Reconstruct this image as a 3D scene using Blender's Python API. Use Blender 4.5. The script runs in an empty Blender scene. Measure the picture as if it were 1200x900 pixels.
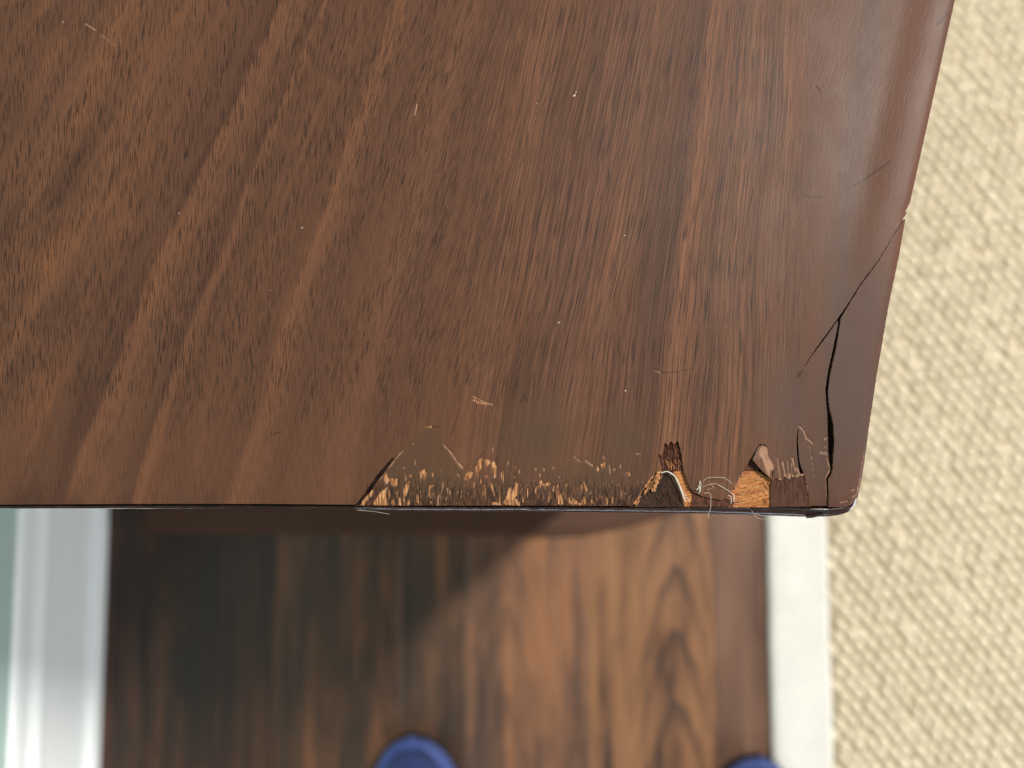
import bpy, bmesh, math, random
import numpy as np
from mathutils import Vector, Matrix, noise as mnoise
from mathutils.geometry import delaunay_2d_cdt

random.seed(7)
rng = np.random.default_rng(7)
scene = bpy.context.scene
COL = scene.collection

# ------------------------------------------------------------------ camera
H = 0.58            # height of the table top
HC = 0.95           # height of the camera
TILT = math.radians(4.0)
FPX = 900.0         # focal length in pixels of the 1200 x 900 photograph
cam_d = bpy.data.cameras.new("camera")
cam = bpy.data.objects.new("camera", cam_d)
COL.objects.link(cam)
cam.location = (0, 0, HC)
cam.rotation_euler = (TILT, 0, 0)
cam_d.sensor_width = 36.0
cam_d.lens = 27.0
cam_d.clip_start = 0.02
cam_d.clip_end = 60
cam_d.dof.use_dof = True
cam_d.dof.focus_distance = 0.372
cam_d.dof.aperture_fstop = 3.2
scene.camera = cam

# ------------------------------------------------------------------ world + lights
world = bpy.data.worlds.new("World")
scene.world = world
world.use_nodes = True
bg = world.node_tree.nodes["Background"]
bg.inputs[0].default_value = (1.0, 0.98, 0.95, 1)
bg.inputs[1].default_value = 0.11


def area_light(name, loc, target, sx, sy, power, color):
    d = bpy.data.lights.new(name, 'AREA')
    d.shape = 'RECTANGLE'
    d.size, d.size_y = sx, sy
    d.energy = power
    d.color = color
    o = bpy.data.objects.new(name, d)
    o.location = loc
    o.rotation_euler = (Vector(target) - Vector(loc)).to_track_quat('-Z', 'Y').to_euler()
    COL.objects.link(o)
    return o


# daylight from the room on the right, far side, and a bluish window behind the photographer
kl = area_light("window_light_far", (1.50, 1.18, 2.80), (0.13, 0.02, 0.45), 0.16, 0.60, 134, (1.0, 0.955, 0.89))
area_light("window_light_near", (0.4, -2.9, 2.3), (0.2, 0.0, 0.5), 2.2, 0.40, 20, (0.76, 0.86, 1.0))
area_light("fill_light_side", (2.5, -1.1, 0.85), (-0.45, -0.3, 0.1), 1.3, 0.7, 44, (0.96, 0.98, 1.0))  # added low fill from the right, brightens the baseboard

scene.view_settings.view_transform = 'Standard'
scene.view_settings.look = 'None'
scene.view_settings.exposure = 0.0
scene.view_settings.gamma = 1.0
scene.view_settings.use_curve_mapping = False
scene.render.engine = 'CYCLES'
scene.cycles.use_denoising = True
scene.cycles.max_bounces = 4
scene.cycles.use_adaptive_sampling = True
scene.cycles.adaptive_threshold = 0.02

# ------------------------------------------------------------------ helpers
RX = np.array(Matrix.Rotation(TILT, 3, 'X'))


def P(px, py, z):
    """world point at height z that lies where the photograph shows (px, py)"""
    d = RX @ np.array([(px - 600) / FPX, -(py - 450) / FPX, -1.0])
    t = (z - HC) / d[2]
    return Vector((d[0] * t, d[1] * t, z))


def PN(xy, z):
    xy = np.asarray(xy, float)
    d = np.stack([(xy[:, 0] - 600) / FPX, -(xy[:, 1] - 450) / FPX, -np.ones(len(xy))], 1) @ RX.T
    z = np.broadcast_to(np.asarray(z, float), (len(xy),))
    t = (H - HC) / d[:, 2]
    return np.stack([d[:, 0] * t, d[:, 1] * t, z], 1)


def lin(r, g, b, k=1.0):
    def f(c):
        c = c / 255.0
        return (c / 12.92 if c <= 0.04045 else ((c + 0.055) / 1.055) ** 2.4) * k
    return (f(r), f(g), f(b), 1.0)


def tag(o, label, cat=None, group=None, kind=None):
    if label: o['label'] = label
    if cat: o['category'] = cat
    if group: o['group'] = group
    if kind: o['kind'] = kind
    return o


def mesh_obj(name, verts, faces, mats, parent=None, smooth=True, mat_idx=None):
    me = bpy.data.meshes.new(name)
    me.from_pydata([tuple(v) for v in verts], [], [tuple(f) for f in faces])
    for m in (mats if isinstance(mats, (list, tuple)) else [mats]):
        me.materials.append(m)
    if mat_idx is not None:
        me.polygons.foreach_set('material_index', np.asarray(mat_idx, np.int32))
    me.polygons.foreach_set('use_smooth', np.full(len(me.polygons), smooth))
    me.update()
    o = bpy.data.objects.new(name, me)
    COL.objects.link(o)
    if parent is not None:
        o.parent = parent
    return o


def empty(name, loc=(0, 0, 0)):
    o = bpy.data.objects.new(name, None)
    o.location = loc
    o.empty_display_size = 0.05
    COL.objects.link(o)
    return o


def attr(me, name, vals):
    a = me.attributes.new(name, 'FLOAT', 'POINT')
    a.data.foreach_set('value', np.asarray(vals, np.float32))


class G:
    """small node graph writer"""
    def __init__(self, name):
        self.m = bpy.data.materials.new(name)
        self.m.use_nodes = True
        self.t = self.m.node_tree
        self.b = self.t.nodes['Principled BSDF']

    def n(self, typ, **kw):
        nd = self.t.nodes.new(typ)
        for k, v in kw.items():
            setattr(nd, k, v)
        return nd

    def s(self, sock, v):
        if isinstance(v, bpy.types.NodeSocket):
            self.t.links.new(v, sock)
        elif v is not None:
            sock.default_value = v

    def m_(self, op, a, b=None, c=None, clamp=False):
        nd = self.n('ShaderNodeMath', operation=op, use_clamp=clamp)
        self.s(nd.inputs[0], a)
        if b is not None: self.s(nd.inputs[1], b)
        if c is not None: self.s(nd.inputs[2], c)
        return nd.outputs[0]

    def add(self, a, b): return self.m_('ADD', a, b)
    def sub(self, a, b): return self.m_('SUBTRACT', a, b)
    def mul(self, a, b): return self.m_('MULTIPLY', a, b)
    def div(self, a, b): return self.m_('DIVIDE', a, b)

    def comb(self, x, y, z=0.0):
        nd = self.n('ShaderNodeCombineXYZ')
        self.s(nd.inputs[0], x); self.s(nd.inputs[1], y); self.s(nd.inputs[2], z)
        return nd.outputs[0]

    def sep(self, v):
        nd = self.n('ShaderNodeSeparateXYZ')
        self.s(nd.inputs[0], v)
        return nd.outputs

    def attr(self, name):
        nd = self.n('ShaderNodeAttribute')
        nd.attribute_name = name
        return nd.outputs['Fac']

    def pos(self):
        return self.n('ShaderNodeTexCoord').outputs['Object']

    def geo(self):
        return self.n('ShaderNodeNewGeometry').outputs['Position']

    def noise(self, vec, scale=1.0, detail=2.0, rough=0.5, dist=0.0):
        nd = self.n('ShaderNodeTexNoise')
        self.s(nd.inputs['Vector'], vec)
        nd.inputs['Scale'].default_value = scale
        nd.inputs['Detail'].default_value = detail
        nd.inputs['Roughness'].default_value = rough
        nd.inputs['Distortion'].default_value = dist
        return nd.outputs['Fac']

    def step(self, v, a, b, lo=0.0, hi=1.0):
        nd = self.n('ShaderNodeMapRange')
        nd.interpolation_type = 'SMOOTHSTEP'
        self.s(nd.inputs['Value'], v)
        nd.inputs['From Min'].default_value = a
        nd.inputs['From Max'].default_value = b
        nd.inputs['To Min'].default_value = lo
        nd.inputs['To Max'].default_value = hi
        return nd.outputs['Result']

    def ramp(self, fac, stops, interp='LINEAR'):
        nd = self.n('ShaderNodeValToRGB')
        cr = nd.color_ramp
        cr.interpolation = interp
        while len(cr.elements) < len(stops):
            cr.elements.new(0.5)
        for e, (p, c) in zip(cr.elements, stops):
            e.position = p
        for e, (p, c) in zip(cr.elements, stops):
            e.position = p
            e.color = c
        self.s(nd.inputs[0], fac)
        return nd.outputs[0]

    def mix(self, fac, a, b, blend='MIX'):
        nd = self.n('ShaderNodeMix', data_type='RGBA', blend_type=blend)
        self.s(nd.inputs[0], fac)
        self.s(nd.inputs[6], a)
        self.s(nd.inputs[7], b)
        return nd.outputs[2]

    def gray(self, v):
        nd = self.n('ShaderNodeCombineColor')
        for i in range(3): self.s(nd.inputs[i], v)
        return nd.outputs[0]

    def bump(self, h, strength=0.3, dist=0.001):
        nd = self.n('ShaderNodeBump')
        nd.inputs['Strength'].default_value = strength
        nd.inputs['Distance'].default_value = dist
        self.s(nd.inputs['Height'], h)
        self.t.links.new(nd.outputs[0], self.b.inputs['Normal'])

    def out(self, color=None, rough=None, spec=None, coat=None, coat_rough=None, sheen=None):
        self.s(self.b.inputs['Base Color'], color)
        self.s(self.b.inputs['Roughness'], rough)
        self.s(self.b.inputs['Specular IOR Level'], spec)
        if coat is not None: self.s(self.b.inputs['Coat Weight'], coat)
        if coat_rough is not None: self.s(self.b.inputs['Coat Roughness'], coat_rough)
        if sheen is not None: self.s(self.b.inputs['Sheen Weight'], sheen)
        return self.m


KW = 0.61   # picture colour -> base colour for the wood


def wc(r, g, b):
    c = lin(r, g, b, KW)
    return (c[0] * 1.05, c[1] * .89, c[2] * .81, 1.0)


# ------------------------------------------------------------------ materials
def veneer_material():
    g = G("walnut_veneer")
    x, y = g.attr('px'), g.attr('py')       # surface coordinates on the top
    s0 = g.attr('grain')                    # position across the grain
    raw, stain, pale, dark, wear = g.attr('raw'), g.attr('stain'), g.attr('pale'), g.attr('dark'), g.attr('wear')
    mid, calm, left = g.attr('mid'), g.attr('calm'), g.attr('left')
    flow = g.noise(g.comb(g.div(s0, 95.), g.div(y, 190.)), 1, 2, .5)
    s = g.add(s0, g.mul(g.sub(flow, .5), g.add(30., g.mul(mid, -16.))))
    # figure: colour bands across the grain, read along one line of the top
    L, M, D, R = (124, 89, 67), (110, 79, 60), (94, 67, 53), (107, 77, 62)
    ML, MD, GR, O = (116, 84, 64), (103, 74, 57), (96, 76, 66), (126, 90, 67)
    prof = [(-260, MD), (-120, ML), (-60, M), (0, ML), (40, M), (75, ML), (118, M), (165, MD), (186, D), (192, L), (216, ML),
            (240, MD), (252, D), (256, L), (270, MD), (310, M), (352, MD), (362, O), (378, ML), (396, MD), (440, M), (470, ML), (500, MD),
            (560, M), (590, ML), (640, MD), (690, R), (714, ML), (745, MD), (790, D), (803, O), (835, MD), (868, ML)]
    prof.pop(1)
    lo, hi = -300., 1200.
    fig1 = g.ramp(g.div(g.sub(s, lo), hi - lo), [((p - lo) / (hi - lo), wc(*c)) for p, c in prof])
    prof2 = [(820, D), (868, ML), (888, MD), (903, ML), (920, M), (938, MD), (965, R), (990, GR), (1015, R), (1060, (116, 86, 75)), (1100, GR), (1140, R), (1200, R)]
    fig2 = g.ramp(g.div(g.sub(s, lo), hi - lo), [((p - lo) / (hi - lo), wc(*c)) for p, c in prof2])
    col = g.mix(g.step(s, 864, 872), fig1, fig2)
    # cloudy figure in the left part
    cl = g.noise(g.comb(g.div(s, 46.), g.div(y, 170.), 1.5), 1, 2, .55)
    col = g.mix(g.mul(left, g.step(cl, .46, .74, 0, .75)), col, wc(82, 58, 46))
    col = g.mix(g.mul(left, g.step(cl, .48, .28, 0, .8)), col, wc(132, 93, 65))
    # streaks along the grain
    st1 = g.noise(g.comb(g.div(s, 6.5), g.div(y, 420.)), 1, 3, .6)
    st2 = g.noise(g.comb(g.div(s, 1.9), g.div(y, 190.), 3.), 1, 2, .65)
    amp = g.mul(calm, g.add(.40, g.mul(mid, .9)))
    v = g.add(g.mul(g.sub(st1, .5), .75), g.mul(g.sub(st2, .5), g.add(.25, g.mul(mid, 1.7))))
    v = g.add(1., g.mul(v, amp))
    col = g.mix(1., col, g.gray(g.m_('MAXIMUM', v, .35)), 'MULTIPLY')
    warm = g.noise(g.comb(g.div(s, 16.), g.div(y, 230.), 5.), 1, 1)
    col = g.mix(g.mul(g.step(warm, .5, .7), g.mul(mid, .45)), col, g.mix(1., col, (1.16, 1.02, .90, 1), 'MULTIPLY'))
    # open pores: short dark dashes
    st3 = g.noise(g.comb(g.div(s, 15.), g.div(y, 190.), 8.), 1, 2, .6)
    tilt = g.add(x, g.mul(y, g.step(x, 250, 520, .03, .28)))
    yj = g.add(y, g.mul(g.noise(g.comb(g.div(tilt, 2.3), g.div(y, 260.), 4.), 1, 0, .5), 90.))
    p1 = g.noise(g.comb(g.div(tilt, 1.45), g.div(yj, 21.)), 1, 1.3, .55)
    m1 = g.mul(g.step(x, 700, 470, .2, 1.), g.step(st3, .32, .58, .35, 1.))
    p1 = g.mul(g.step(p1, .495, .59), m1)
    p2 = g.noise(g.comb(g.div(s, 1.35), g.div(y, 48.), 7.), 1, 1.5, .6)
    p2 = g.mul(g.step(p2, .51, .64), g.mul(mid, g.step(st1, .36, .56, .3, 1.)))
    sp = g.noise(g.comb(g.div(tilt, 2.6), g.div(yj, 7.), 1.), 1, 2, .7)
    p3 = g.mul(g.step(sp, .55, .72), g.step(x, 1000, 760, .26, .45))
    pores = g.mul(g.m_('MAXIMUM', g.m_('MAXIMUM', p1, p2), p3), g.sub(1., g.mul(stain, .85)))
    pores = g.mul(pores, g.step(y, 540, 430, .42, 1.))
    col = g.mix(g.mul(pores, .78), col, wc(42, 29, 26))
    col = g.mix(1., col, g.gray(g.add(.88, g.mul(sp, .24))), 'MULTIPLY')
    # finish gone olive-grey where the veneer was patched
    stc = g.mix(g.step(x, 840, 930), g.mix(st1, wc(100, 82, 60), wc(80, 64, 51)), g.mix(st1, wc(96, 86, 84), wc(86, 76, 74)))
    col = g.mix(g.mul(stain, .72), col, stc)
    col = g.mix(g.mul(dark, .6), col, wc(44, 31, 27))
    # worn strip: grime and flecks of bare wood, larger bare patches
    fr = g.noise(g.comb(g.div(x, 1.5), g.div(y, 14.), 5.), 1, 2.5, .65)
    fib = g.noise(g.comb(g.div(x, 1.9), g.div(y, 15.), 2.), 1, 2, .65)
    col = g.mix(g.mul(g.step(g.add(fib, g.mul(wear, .16)), .56, .72), g.mul(wear, .75)), col, wc(40, 28, 24))
    rawc = g.ramp(fib, [(.28, wc(70, 44, 30)), (.42, wc(150, 104, 70)), (.55, wc(206, 158, 112)), (.70, wc(236, 200, 158))])
    fl = g.mul(g.step(g.add(fr, g.mul(wear, .10)), .70, .76), g.step(wear, .1, .35))
    rm = g.m_('MAXIMUM', g.step(g.add(raw, g.mul(g.sub(fr, .5), 2.2)), .50, .78), g.mul(fl, .8))
    col = g.mix(rm, col, rawc)
    pm = g.step(g.add(pale, g.mul(g.sub(fr, .5), 1.6)), .45, .80)
    col = g.mix(g.mul(pm, .8), col, g.mix(fib, wc(128, 94, 76), wc(222, 190, 162)))
    rr = g.noise(g.comb(g.div(x, 60.), g.div(y, 90.), 3.), 1, 3, .6)
    gl = g.step(x, 860, 990)
    rough = g.add(g.add(g.sub(.43, g.mul(gl, .08)), g.mul(rr, .20)), g.mul(g.m_('MAXIMUM', rm, pm), .35))
    hb = g.noise(g.comb(g.div(tilt, 2.4), g.div(y, 18.), 9.), 1, 1, .6)
    g.bump(g.add(g.mul(hb, .5), g.mul(rr, 1.2)), .22, .0006)
    return g.out(col, rough, g.add(.17, g.mul(gl, -.05)))


def edge_material():
    """broken cross-section of the veneer"""
    g = G("veneer_broken_edge")
    p = g.geo()
    a = g.noise(p, 900, 3, .6)
    b = g.noise(p, 160, 2, .5)
    c = g.ramp(a, [(.3, wc(40, 26, 20)), (.5, wc(110, 72, 48)), (.7, wc(205, 160, 118))])
    c = g.mix(g.step(b, .62, .40), c, wc(34, 24, 20))
    g.bump(a, .6, .0004)
    return g.out(c, .75, .2)


def raw_core_material(name, cols, dx, dy, w=1.8, l=16.):
    g = G(name)
    x, y = g.attr('px'), g.attr('py')
    al = g.add(g.mul(x, dx), g.mul(y, dy))
    ac = g.add(g.mul(x, -dy), g.mul(y, dx))
    f = g.noise(g.comb(g.div(ac, w), g.div(al, l)), 1, 4, .65)
    h = g.noise(g.comb(g.div(x, 9.), g.div(y, 7.), 4.), 1, 3, .6)
    c = g.ramp(g.add(g.mul(f, .72), g.mul(h, .30)), list(zip((.30, .42, .52, .64, .76), [wc(*q) for q in cols])))
    g.bump(f, .8, .0006)
    return g.out(c, .78, .2)


def dark_core_material():
    g = G("dark_stained_core")
    p = g.geo()
    a = g.noise(p, 260, 4, .6)
    c = g.ramp(a, [(.3, wc(22, 16, 14)), (.55, wc(46, 32, 25)), (.8, wc(80, 54, 38))])
    g.bump(a, .5, .0006)
    return g.out(c, .85, .12)


def lip_material():
    g = G("lacquered_edge_band")
    p = g.geo()
    x, y, z = g.sep(p)[0:3]
    a = g.noise(g.comb(g.mul(x, 55.), g.mul(y, 400.), g.mul(z, 500.)), 1, 3, .6)
    c = g.ramp(a, [(.3, wc(36, 25, 24)), (.55, wc(58, 42, 38)), (.8, wc(96, 70, 58))])
    b = g.noise(g.comb(g.mul(x, 120.), g.mul(y, 120.), g.mul(z, 300.)), 1, 4, .65)
    g.bump(b, .35, .0007)
    return g.out(c, g.add(.16, g.mul(a, .14)), .6, coat=.7, coat_rough=.14)


def plank_material(name, base, light, dark, xc=None, period=.085, wide=.024, amp=1.0, seed=0.0):
    g = G(name)
    p = g.geo()
    x, y, z = g.sep(p)[0:3]
    wob = g.mul(g.sub(g.noise(g.comb(g.mul(x, 14.), g.mul(y, 9.), seed), 1, 2), .5), .035)
    lo = g.noise(g.comb(g.mul(x, 60.), g.mul(y, 3.5), seed), 1, 3, .6)
    bl = g.noise(g.comb(g.mul(x, 20.), g.mul(y, 7.), seed + 3.), 1, 3, .6)
    c = g.ramp(g.add(g.mul(lo, .6), g.mul(bl, .4)), [(.38, dark), (.5, base), (.61, light)])
    fine = g.noise(g.comb(g.mul(x, 420.), g.mul(y, 16.), seed), 1, 2, .6)
    c = g.mix(1., c, g.gray(g.add(.75, g.mul(fine, .5))), 'MULTIPLY')
    if xc is not None:
        dx = g.sub(g.add(x, wob), xc)
        ph = g.add(g.div(y, period), g.m_('POWER', g.div(g.m_('ABSOLUTE', dx), wide), 1.6))
        fr = g.m_('FRACT', g.add(ph, g.add(g.mul(bl, .5), seed)))
        ring = g.mul(g.step(fr, .45, .93), g.step(fr, 1.0, .95))
        ring = g.mul(ring, g.step(g.m_('ABSOLUTE', dx), wide * 1.7, wide * .2, .12, 1.))
        ring = g.mul(ring, g.step(g.m_('ABSOLUTE', dx), wide * 2.1, wide * 1.2))
        c = g.mix(g.mul(ring, .85 * amp), c, dark)
    g.bump(fine, .15, .0006)
    return g.out(c, g.add(.30, g.mul(bl, .2)), .45)


M_VENEER = veneer_material()
M_EDGE = edge_material()
M_CORE = dark_core_material()
M_LIP = lip_material()
M_RAW = raw_core_material("raw_orange_core", [(88, 50, 26), (150, 92, 50), (206, 145, 88), (226, 172, 114), (246, 214, 170)], .96, -.27, 1.7, 17.)
M_TORN = raw_core_material("torn_red_brown_core", [(36, 22, 19), (62, 38, 32), (92, 58, 46), (128, 84, 62), (176, 128, 96)], .12, .99, 1.6, 14.)
M_HOLLOW = raw_core_material("dark_hollow_core", [(28, 23, 20), (44, 36, 30), (62, 48, 38), (84, 60, 42), (140, 100, 66)], .3, .95, 2.6, 10.)  # dark brown core colour for the hollow of the left chip
M_RECESS = raw_core_material("red_brown_recess", [(44, 30, 25), (70, 47, 38), (90, 62, 50), (104, 74, 60), (150, 112, 90)], .05, 1., 2.2, 20.)


def simple(name, c, rough=.6, spec=.3, sheen=None, scale=None, var=.2, bump=0.0):
    g = G(name)
    col = c
    if scale:
        a = g.noise(g.geo(), scale, 3, .6)
        col = g.mix(1., c, g.gray(g.add(1. - var, g.mul(a, 2 * var))), 'MULTIPLY')
        if bump: g.bump(a, bump, .001)
    return g.out(col, rough, spec, sheen=sheen)


M_FIBRE = simple("white_fibre", (.55, .49, .42, 1), .8)
M_CRUMB = simple("splintered_wood", wc(205, 155, 110), .8, .2, scale=1200, var=.55)
M_BASE = simple("dark_walnut_base", lin(80, 53, 39), .6, .25, scale=40, var=.25)

# ------------------------------------------------------------------ table: helper fields (surface coordinates in photo pixels, 1 px = 0.41 mm)
G_S = np.array([-400, 0, 187, 250, 370, 470, 590, 720, 805, 905, 1000, 1400], float)
G_K = np.array([.55, .52, .47, .42, .35, .31, .20, .20, .12, .06, .10, .20], float)


def grain_of(x, y):
    s = x.copy()
    yy = np.clip(y, -500, 900) - 300
    lower = np.where(yy > 0, yy - .00055 * yy * yy, yy)
    for _ in range(14):
        s = .5 * s + .5 * (x + np.interp(s, G_S, G_K) * lower)
    return s


RIGHT = [(1330, -800), (1295, -700), (1205, -360), (1118, 0), (1092, 118), (1076, 190), (1066, 236), (1060, 262), (1053, 300), (1041, 360), (1028, 440), (1019, 500),
         (1013, 545), (1008.5, 570), (1006, 582), (1001, 590)]
_rx = np.array([p[0] for p in RIGHT], float); _ry = np.array([p[1] for p in RIGHT], float)


def d_right(x, y):
    return (np.interp(y, _ry, _rx) - x) * .98


def inside(poly, x, y):
    poly = np.asarray(poly, float)
    r = np.zeros(len(x), bool)
    x1, y1 = poly[:, 0], poly[:, 1]
    x2, y2 = np.roll(x1, -1), np.roll(y1, -1)
    for a, b, c, d in zip(x1, y1, x2, y2):
        if b == d: continue
        cond = ((b > y) != (d > y)) & (x < (c - a) * (y - b) / (d - b) + a)
        r ^= cond
    return r


def seg_dist(pts, x, y):
    best = np.full(len(x), 1e9)
    for (a, b), (c, d) in zip(pts[:-1], pts[1:]):
        ll = (c - a) ** 2 + (d - b) ** 2
        t = np.clip(((x - a) * (c - a) + (y - b) * (d - b)) / ll, 0, 1)
        best = np.minimum(best, np.hypot(x - a - t * (c - a), y - b - t * (d - b)))
    return best


def z3(ox, oy, k, pts): return [(ox + a / k, oy + b / k) for a, b in pts]


# worn-through patches along the front edge (outlines of bare wood)
RAW_POLYS = [z3(410, 490, 7.5, q) for q in [
    [(70, 740), (130, 670), (190, 620), (215, 640), (200, 680), (150, 730), (120, 770), (80, 780)],
    [(200, 740), (250, 680), (300, 620), (325, 610), (325, 700), (300, 770), (260, 780), (220, 780)],
    [(300, 480), (330, 480), (330, 520), (380, 530), (420, 530), (420, 600), (380, 600), (350, 560), (320, 580), (300, 550)],
    [(470, 640), (490, 580), (520, 550), (525, 600), (500, 680), (480, 740), (460, 720)],
    [(580, 660), (610, 680), (615, 750), (585, 750)], [(610, 470), (640, 450), (665, 450), (675, 540), (650, 550), (640, 500), (625, 560)],
    [(690, 590), (740, 575), (740, 600), (700, 640)], [(1005, 500), (1040, 470), (1080, 475), (1075, 520), (1040, 550), (1005, 540)],
    [(870, 620), (895, 640), (890, 690), (870, 660)], [(360, 730), (390, 700), (395, 770), (365, 770)],
    [(430, 700), (450, 690), (460, 770), (425, 770)], [(500, 740), (530, 710), (535, 750), (510, 770)], [(700, 720), (730, 740), (740, 760), (710, 755)],
    [(480, 480), (495, 480), (497, 550), (485, 550)], [(520, 490), (545, 490), (545, 520), (525, 525)], [(720, 480), (737, 480), (735, 520), (724, 525)],
    [(665, 72), (720, 68), (720, 84), (670, 88)], [(340, 600), (352, 590), (352, 700), (340, 720)], [(300, 700), (330, 690), (335, 770), (300, 775)]]]
RAW_POLYS += [z3(550, 490, 7.5, q) for q in [
    [(55, 430), (85, 360), (100, 345), (115, 360), (110, 430), (80, 480), (75, 560), (60, 470)],
    [(135, 365), (180, 360), (190, 400), (150, 430), (140, 410)], [(190, 380), (225, 370), (240, 420), (240, 520), (215, 530), (200, 450)],
    [(135, 500), (165, 500), (180, 540), (210, 600), (230, 690), (215, 680), (190, 610), (170, 530), (140, 520)],
    [(295, 740), (330, 680), (350, 600), (370, 600), (375, 660), (390, 600), (410, 560), (430, 580), (430, 650), (410, 700), (450, 750), (440, 770), (320, 770)],
    [(400, 430), (415, 410), (422, 440), (405, 460)], [(570, 650), (595, 580), (607, 600), (590, 660)],
    [(615, 550), (640, 545), (650, 580), (690, 560), (720, 565), (715, 590), (680, 600), (665, 640), (660, 600), (630, 580), (630, 640), (615, 600)],
    [(725, 640), (740, 590), (752, 600), (745, 650)], [(765, 600), (785, 580), (800, 670), (830, 730), (840, 760), (780, 765), (770, 700)],
    [(835, 590), (858, 570), (857, 620)], [(865, 700), (885, 710), (900, 750), (870, 760)],
    [(900, 660), (912, 700), (960, 740), (985, 750), (1000, 690), (1015, 690), (1040, 760), (900, 765)],
    [(982, 590), (997, 590), (998, 660), (988, 660)], [(1005, 525), (1020, 570), (1045, 640), (1020, 660), (1010, 590)], [(1060, 740), (1072, 690), (1097, 750)],
    [(200, 735), (270, 740), (300, 770), (200, 765)]]]
RAW_POLYS += [z3(640, 490, 7.5, q) for q in [[(480, 400), (520, 390), (525, 420), (490, 450)], [(445, 420), (470, 440), (460, 475), (445, 460)],
                                             [(695, 470), (740, 465), (748, 510), (715, 512)], [(525, 690), (545, 700), (550, 760), (530, 760)], [(575, 690), (592, 690), (592, 750), (575, 750)]]]
CORNER_WEAR = [z3(920, 490, 7.2, [(655, 290), (684, 280), (664, 400), (645, 520), (628, 640), (600, 695), (555, 690), (545, 640), (590, 605), (615, 530), (635, 400)])]
DARK_LINES = [([(1000, 218), (1018, 207), (1042, 190)], 1.2), ([(1096, 31), (1101, 26), (1108, 18)], 1.6), ([(940, 228), (950, 231), (966, 231)], .9), ([(556, 546), (566, 529)], .9), ([(318, 509), (330, 506)], 1.),
              ([(611, 471), (614, 463), (618, 470)], 1.1), ([(936, 440), (939, 436), (937, 432)], 1.2), ([(505, 500), (515, 500)], .8), ([(770, 437), (790, 436), (812, 432)], .7)]
RAW_LINES = []   # (polyline, half width)
RAW_LINES += [(z3(550, 490, 7.5, q), w) for q, w in [([(462, 620), (475, 740)], .8), ([(512, 620), (515, 740)], .8), ([(265, 580), (268, 760)], .7), ([(295, 460), (300, 570)], .7),
                                                    ([(135, 590), (145, 680)], .9), ([(695, 740), (712, 660)], .9), ([(280, 480), (285, 540)], .6), ([(440, 460), (440, 480)], .8),
                                                    ([(100, 540), (100, 570)], .7), ([(40, 560), (45, 620)], .7), ([(480, 540), (482, 552)], .8), ([(395, 520), (412, 505)], .6)]]
PALE_LINES = []
PALE_LINES += [(z3(550, 490, 7.5, q), w) for q, w in [([(1025, 375), (1085, 418)], 1.2), ([(925, 340), (980, 385)], .7), ([(585, 445), (585, 455)], 1.), ([(655, 440), (658, 462)], .8), ([(740, 428), (741, 440)], 1.),
                                                     ([(622, 490), (625, 515)], 1.), ([(343, 385), (345, 405)], 1.), ([(210, 260), (208, 300)], .8), ([(795, 515), (797, 522)], .8)]]
PALE_LINES += [(z3(410, 490, 7.5, q), w) for q, w in [([(770, 775), (775, 705), (788, 680)], 1.2), ([(860, 620), (855, 690), (845, 720)], .9), ([(820, 230), (850, 265), (885, 300)], .7), ([(885, 300), (915, 345), (950, 395), (990, 430)], 1.0),
                                                     ([(960, 410), (990, 440)], 1.3), ([(345, 440), (400, 365), (465, 290)], .8), ([(475, 430), (482, 440)], .9), ([(808, 450), (810, 520)], .6), ([(825, 560), (805, 660)], .7),
                                                     ([(945, 490), (965, 515)], .9), ([(560, 225), (562, 236)], .8), ([(575, 370), (577, 410)], .6), ([(490, 500), (487, 550)], .6), ([(250, 545), (290, 515)], .8), ([(300, 540), (325, 575)], .8)]]
PALE_LINES += [(z3(640, 490, 7.5, q), w) for q, w in [([(558, 400), (562, 488)], .8), ([(652, 398), (655, 440)], .8), ([(600, 445), (602, 456)], 1.1), ([(500, 325), (515, 358)], .6), ([(795, 312), (825, 312)], .8)]]
PALE_LINES += [(z3(830, 500, 8.18, q), w) for q, w in [([(662, 300), (685, 440), (692, 490)], .7), ([(715, 340), (742, 470)], .9), ([(762, 320), (775, 470)], .6), ([(805, 305), (818, 350)], .9), ([(800, 350), (805, 470)], .5),
                                                      ([(640, 508), (740, 500), (830, 478)], .9), ([(780, 450), (785, 490)], 1.2)]]
PALE_LINES += [(z3(920, 490, 7.2, q), w) for q, w in [([(120, 65), (160, 110), (180, 170), (235, 210)], .9), ([(205, 225), (225, 330), (250, 490)], .38), ([(295, 292), (355, 302)], .8), ([(300, 280), (352, 285)], .6),
                                                     ([(335, 178), (355, 165)], .8), ([(330, 243), (350, 235)], .8), ([(100, 420), (130, 500)], 1.0), ([(60, 490), (150, 490)], 1.0), ([(65, 340), (85, 440)], .8),
                                                     ([(115, 380), (150, 460), (180, 560), (205, 700)], .6), ([(352, 340), (380, 430), (345, 505), (352, 600), (360, 710)], .8), ([(460, 715), (520, 700)], .8)]]
PALE_LINES += [([(100, 28), (112, 35)], 1.0), ([(118, 40), (134, 53)], .6), ([(486, 135), (489, 122)], .9), ([(955, 101), (960, 107)], .9), ([(768, 434), (775, 437)], .8)]
PALE_LINES += [([(555, 465), (560, 467), (567, 471.5), (577, 474)], 1.0)]
RAW_POLYS += [[(553, 469), (557, 467), (566, 472), (572, 474.5), (560, 473.5)]]
PALE_LINES += [(z3(920, 490, 7.2, q), w) for q, w in [([(672, 290), (655, 390), (640, 480)], .55), ([(635, 500), (625, 600), (600, 660)], .6), ([(560, 610), (580, 600)], .8), ([(560, 670), (590, 650)], .7), ([(610, 580), (612, 620)], .7)]]
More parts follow.
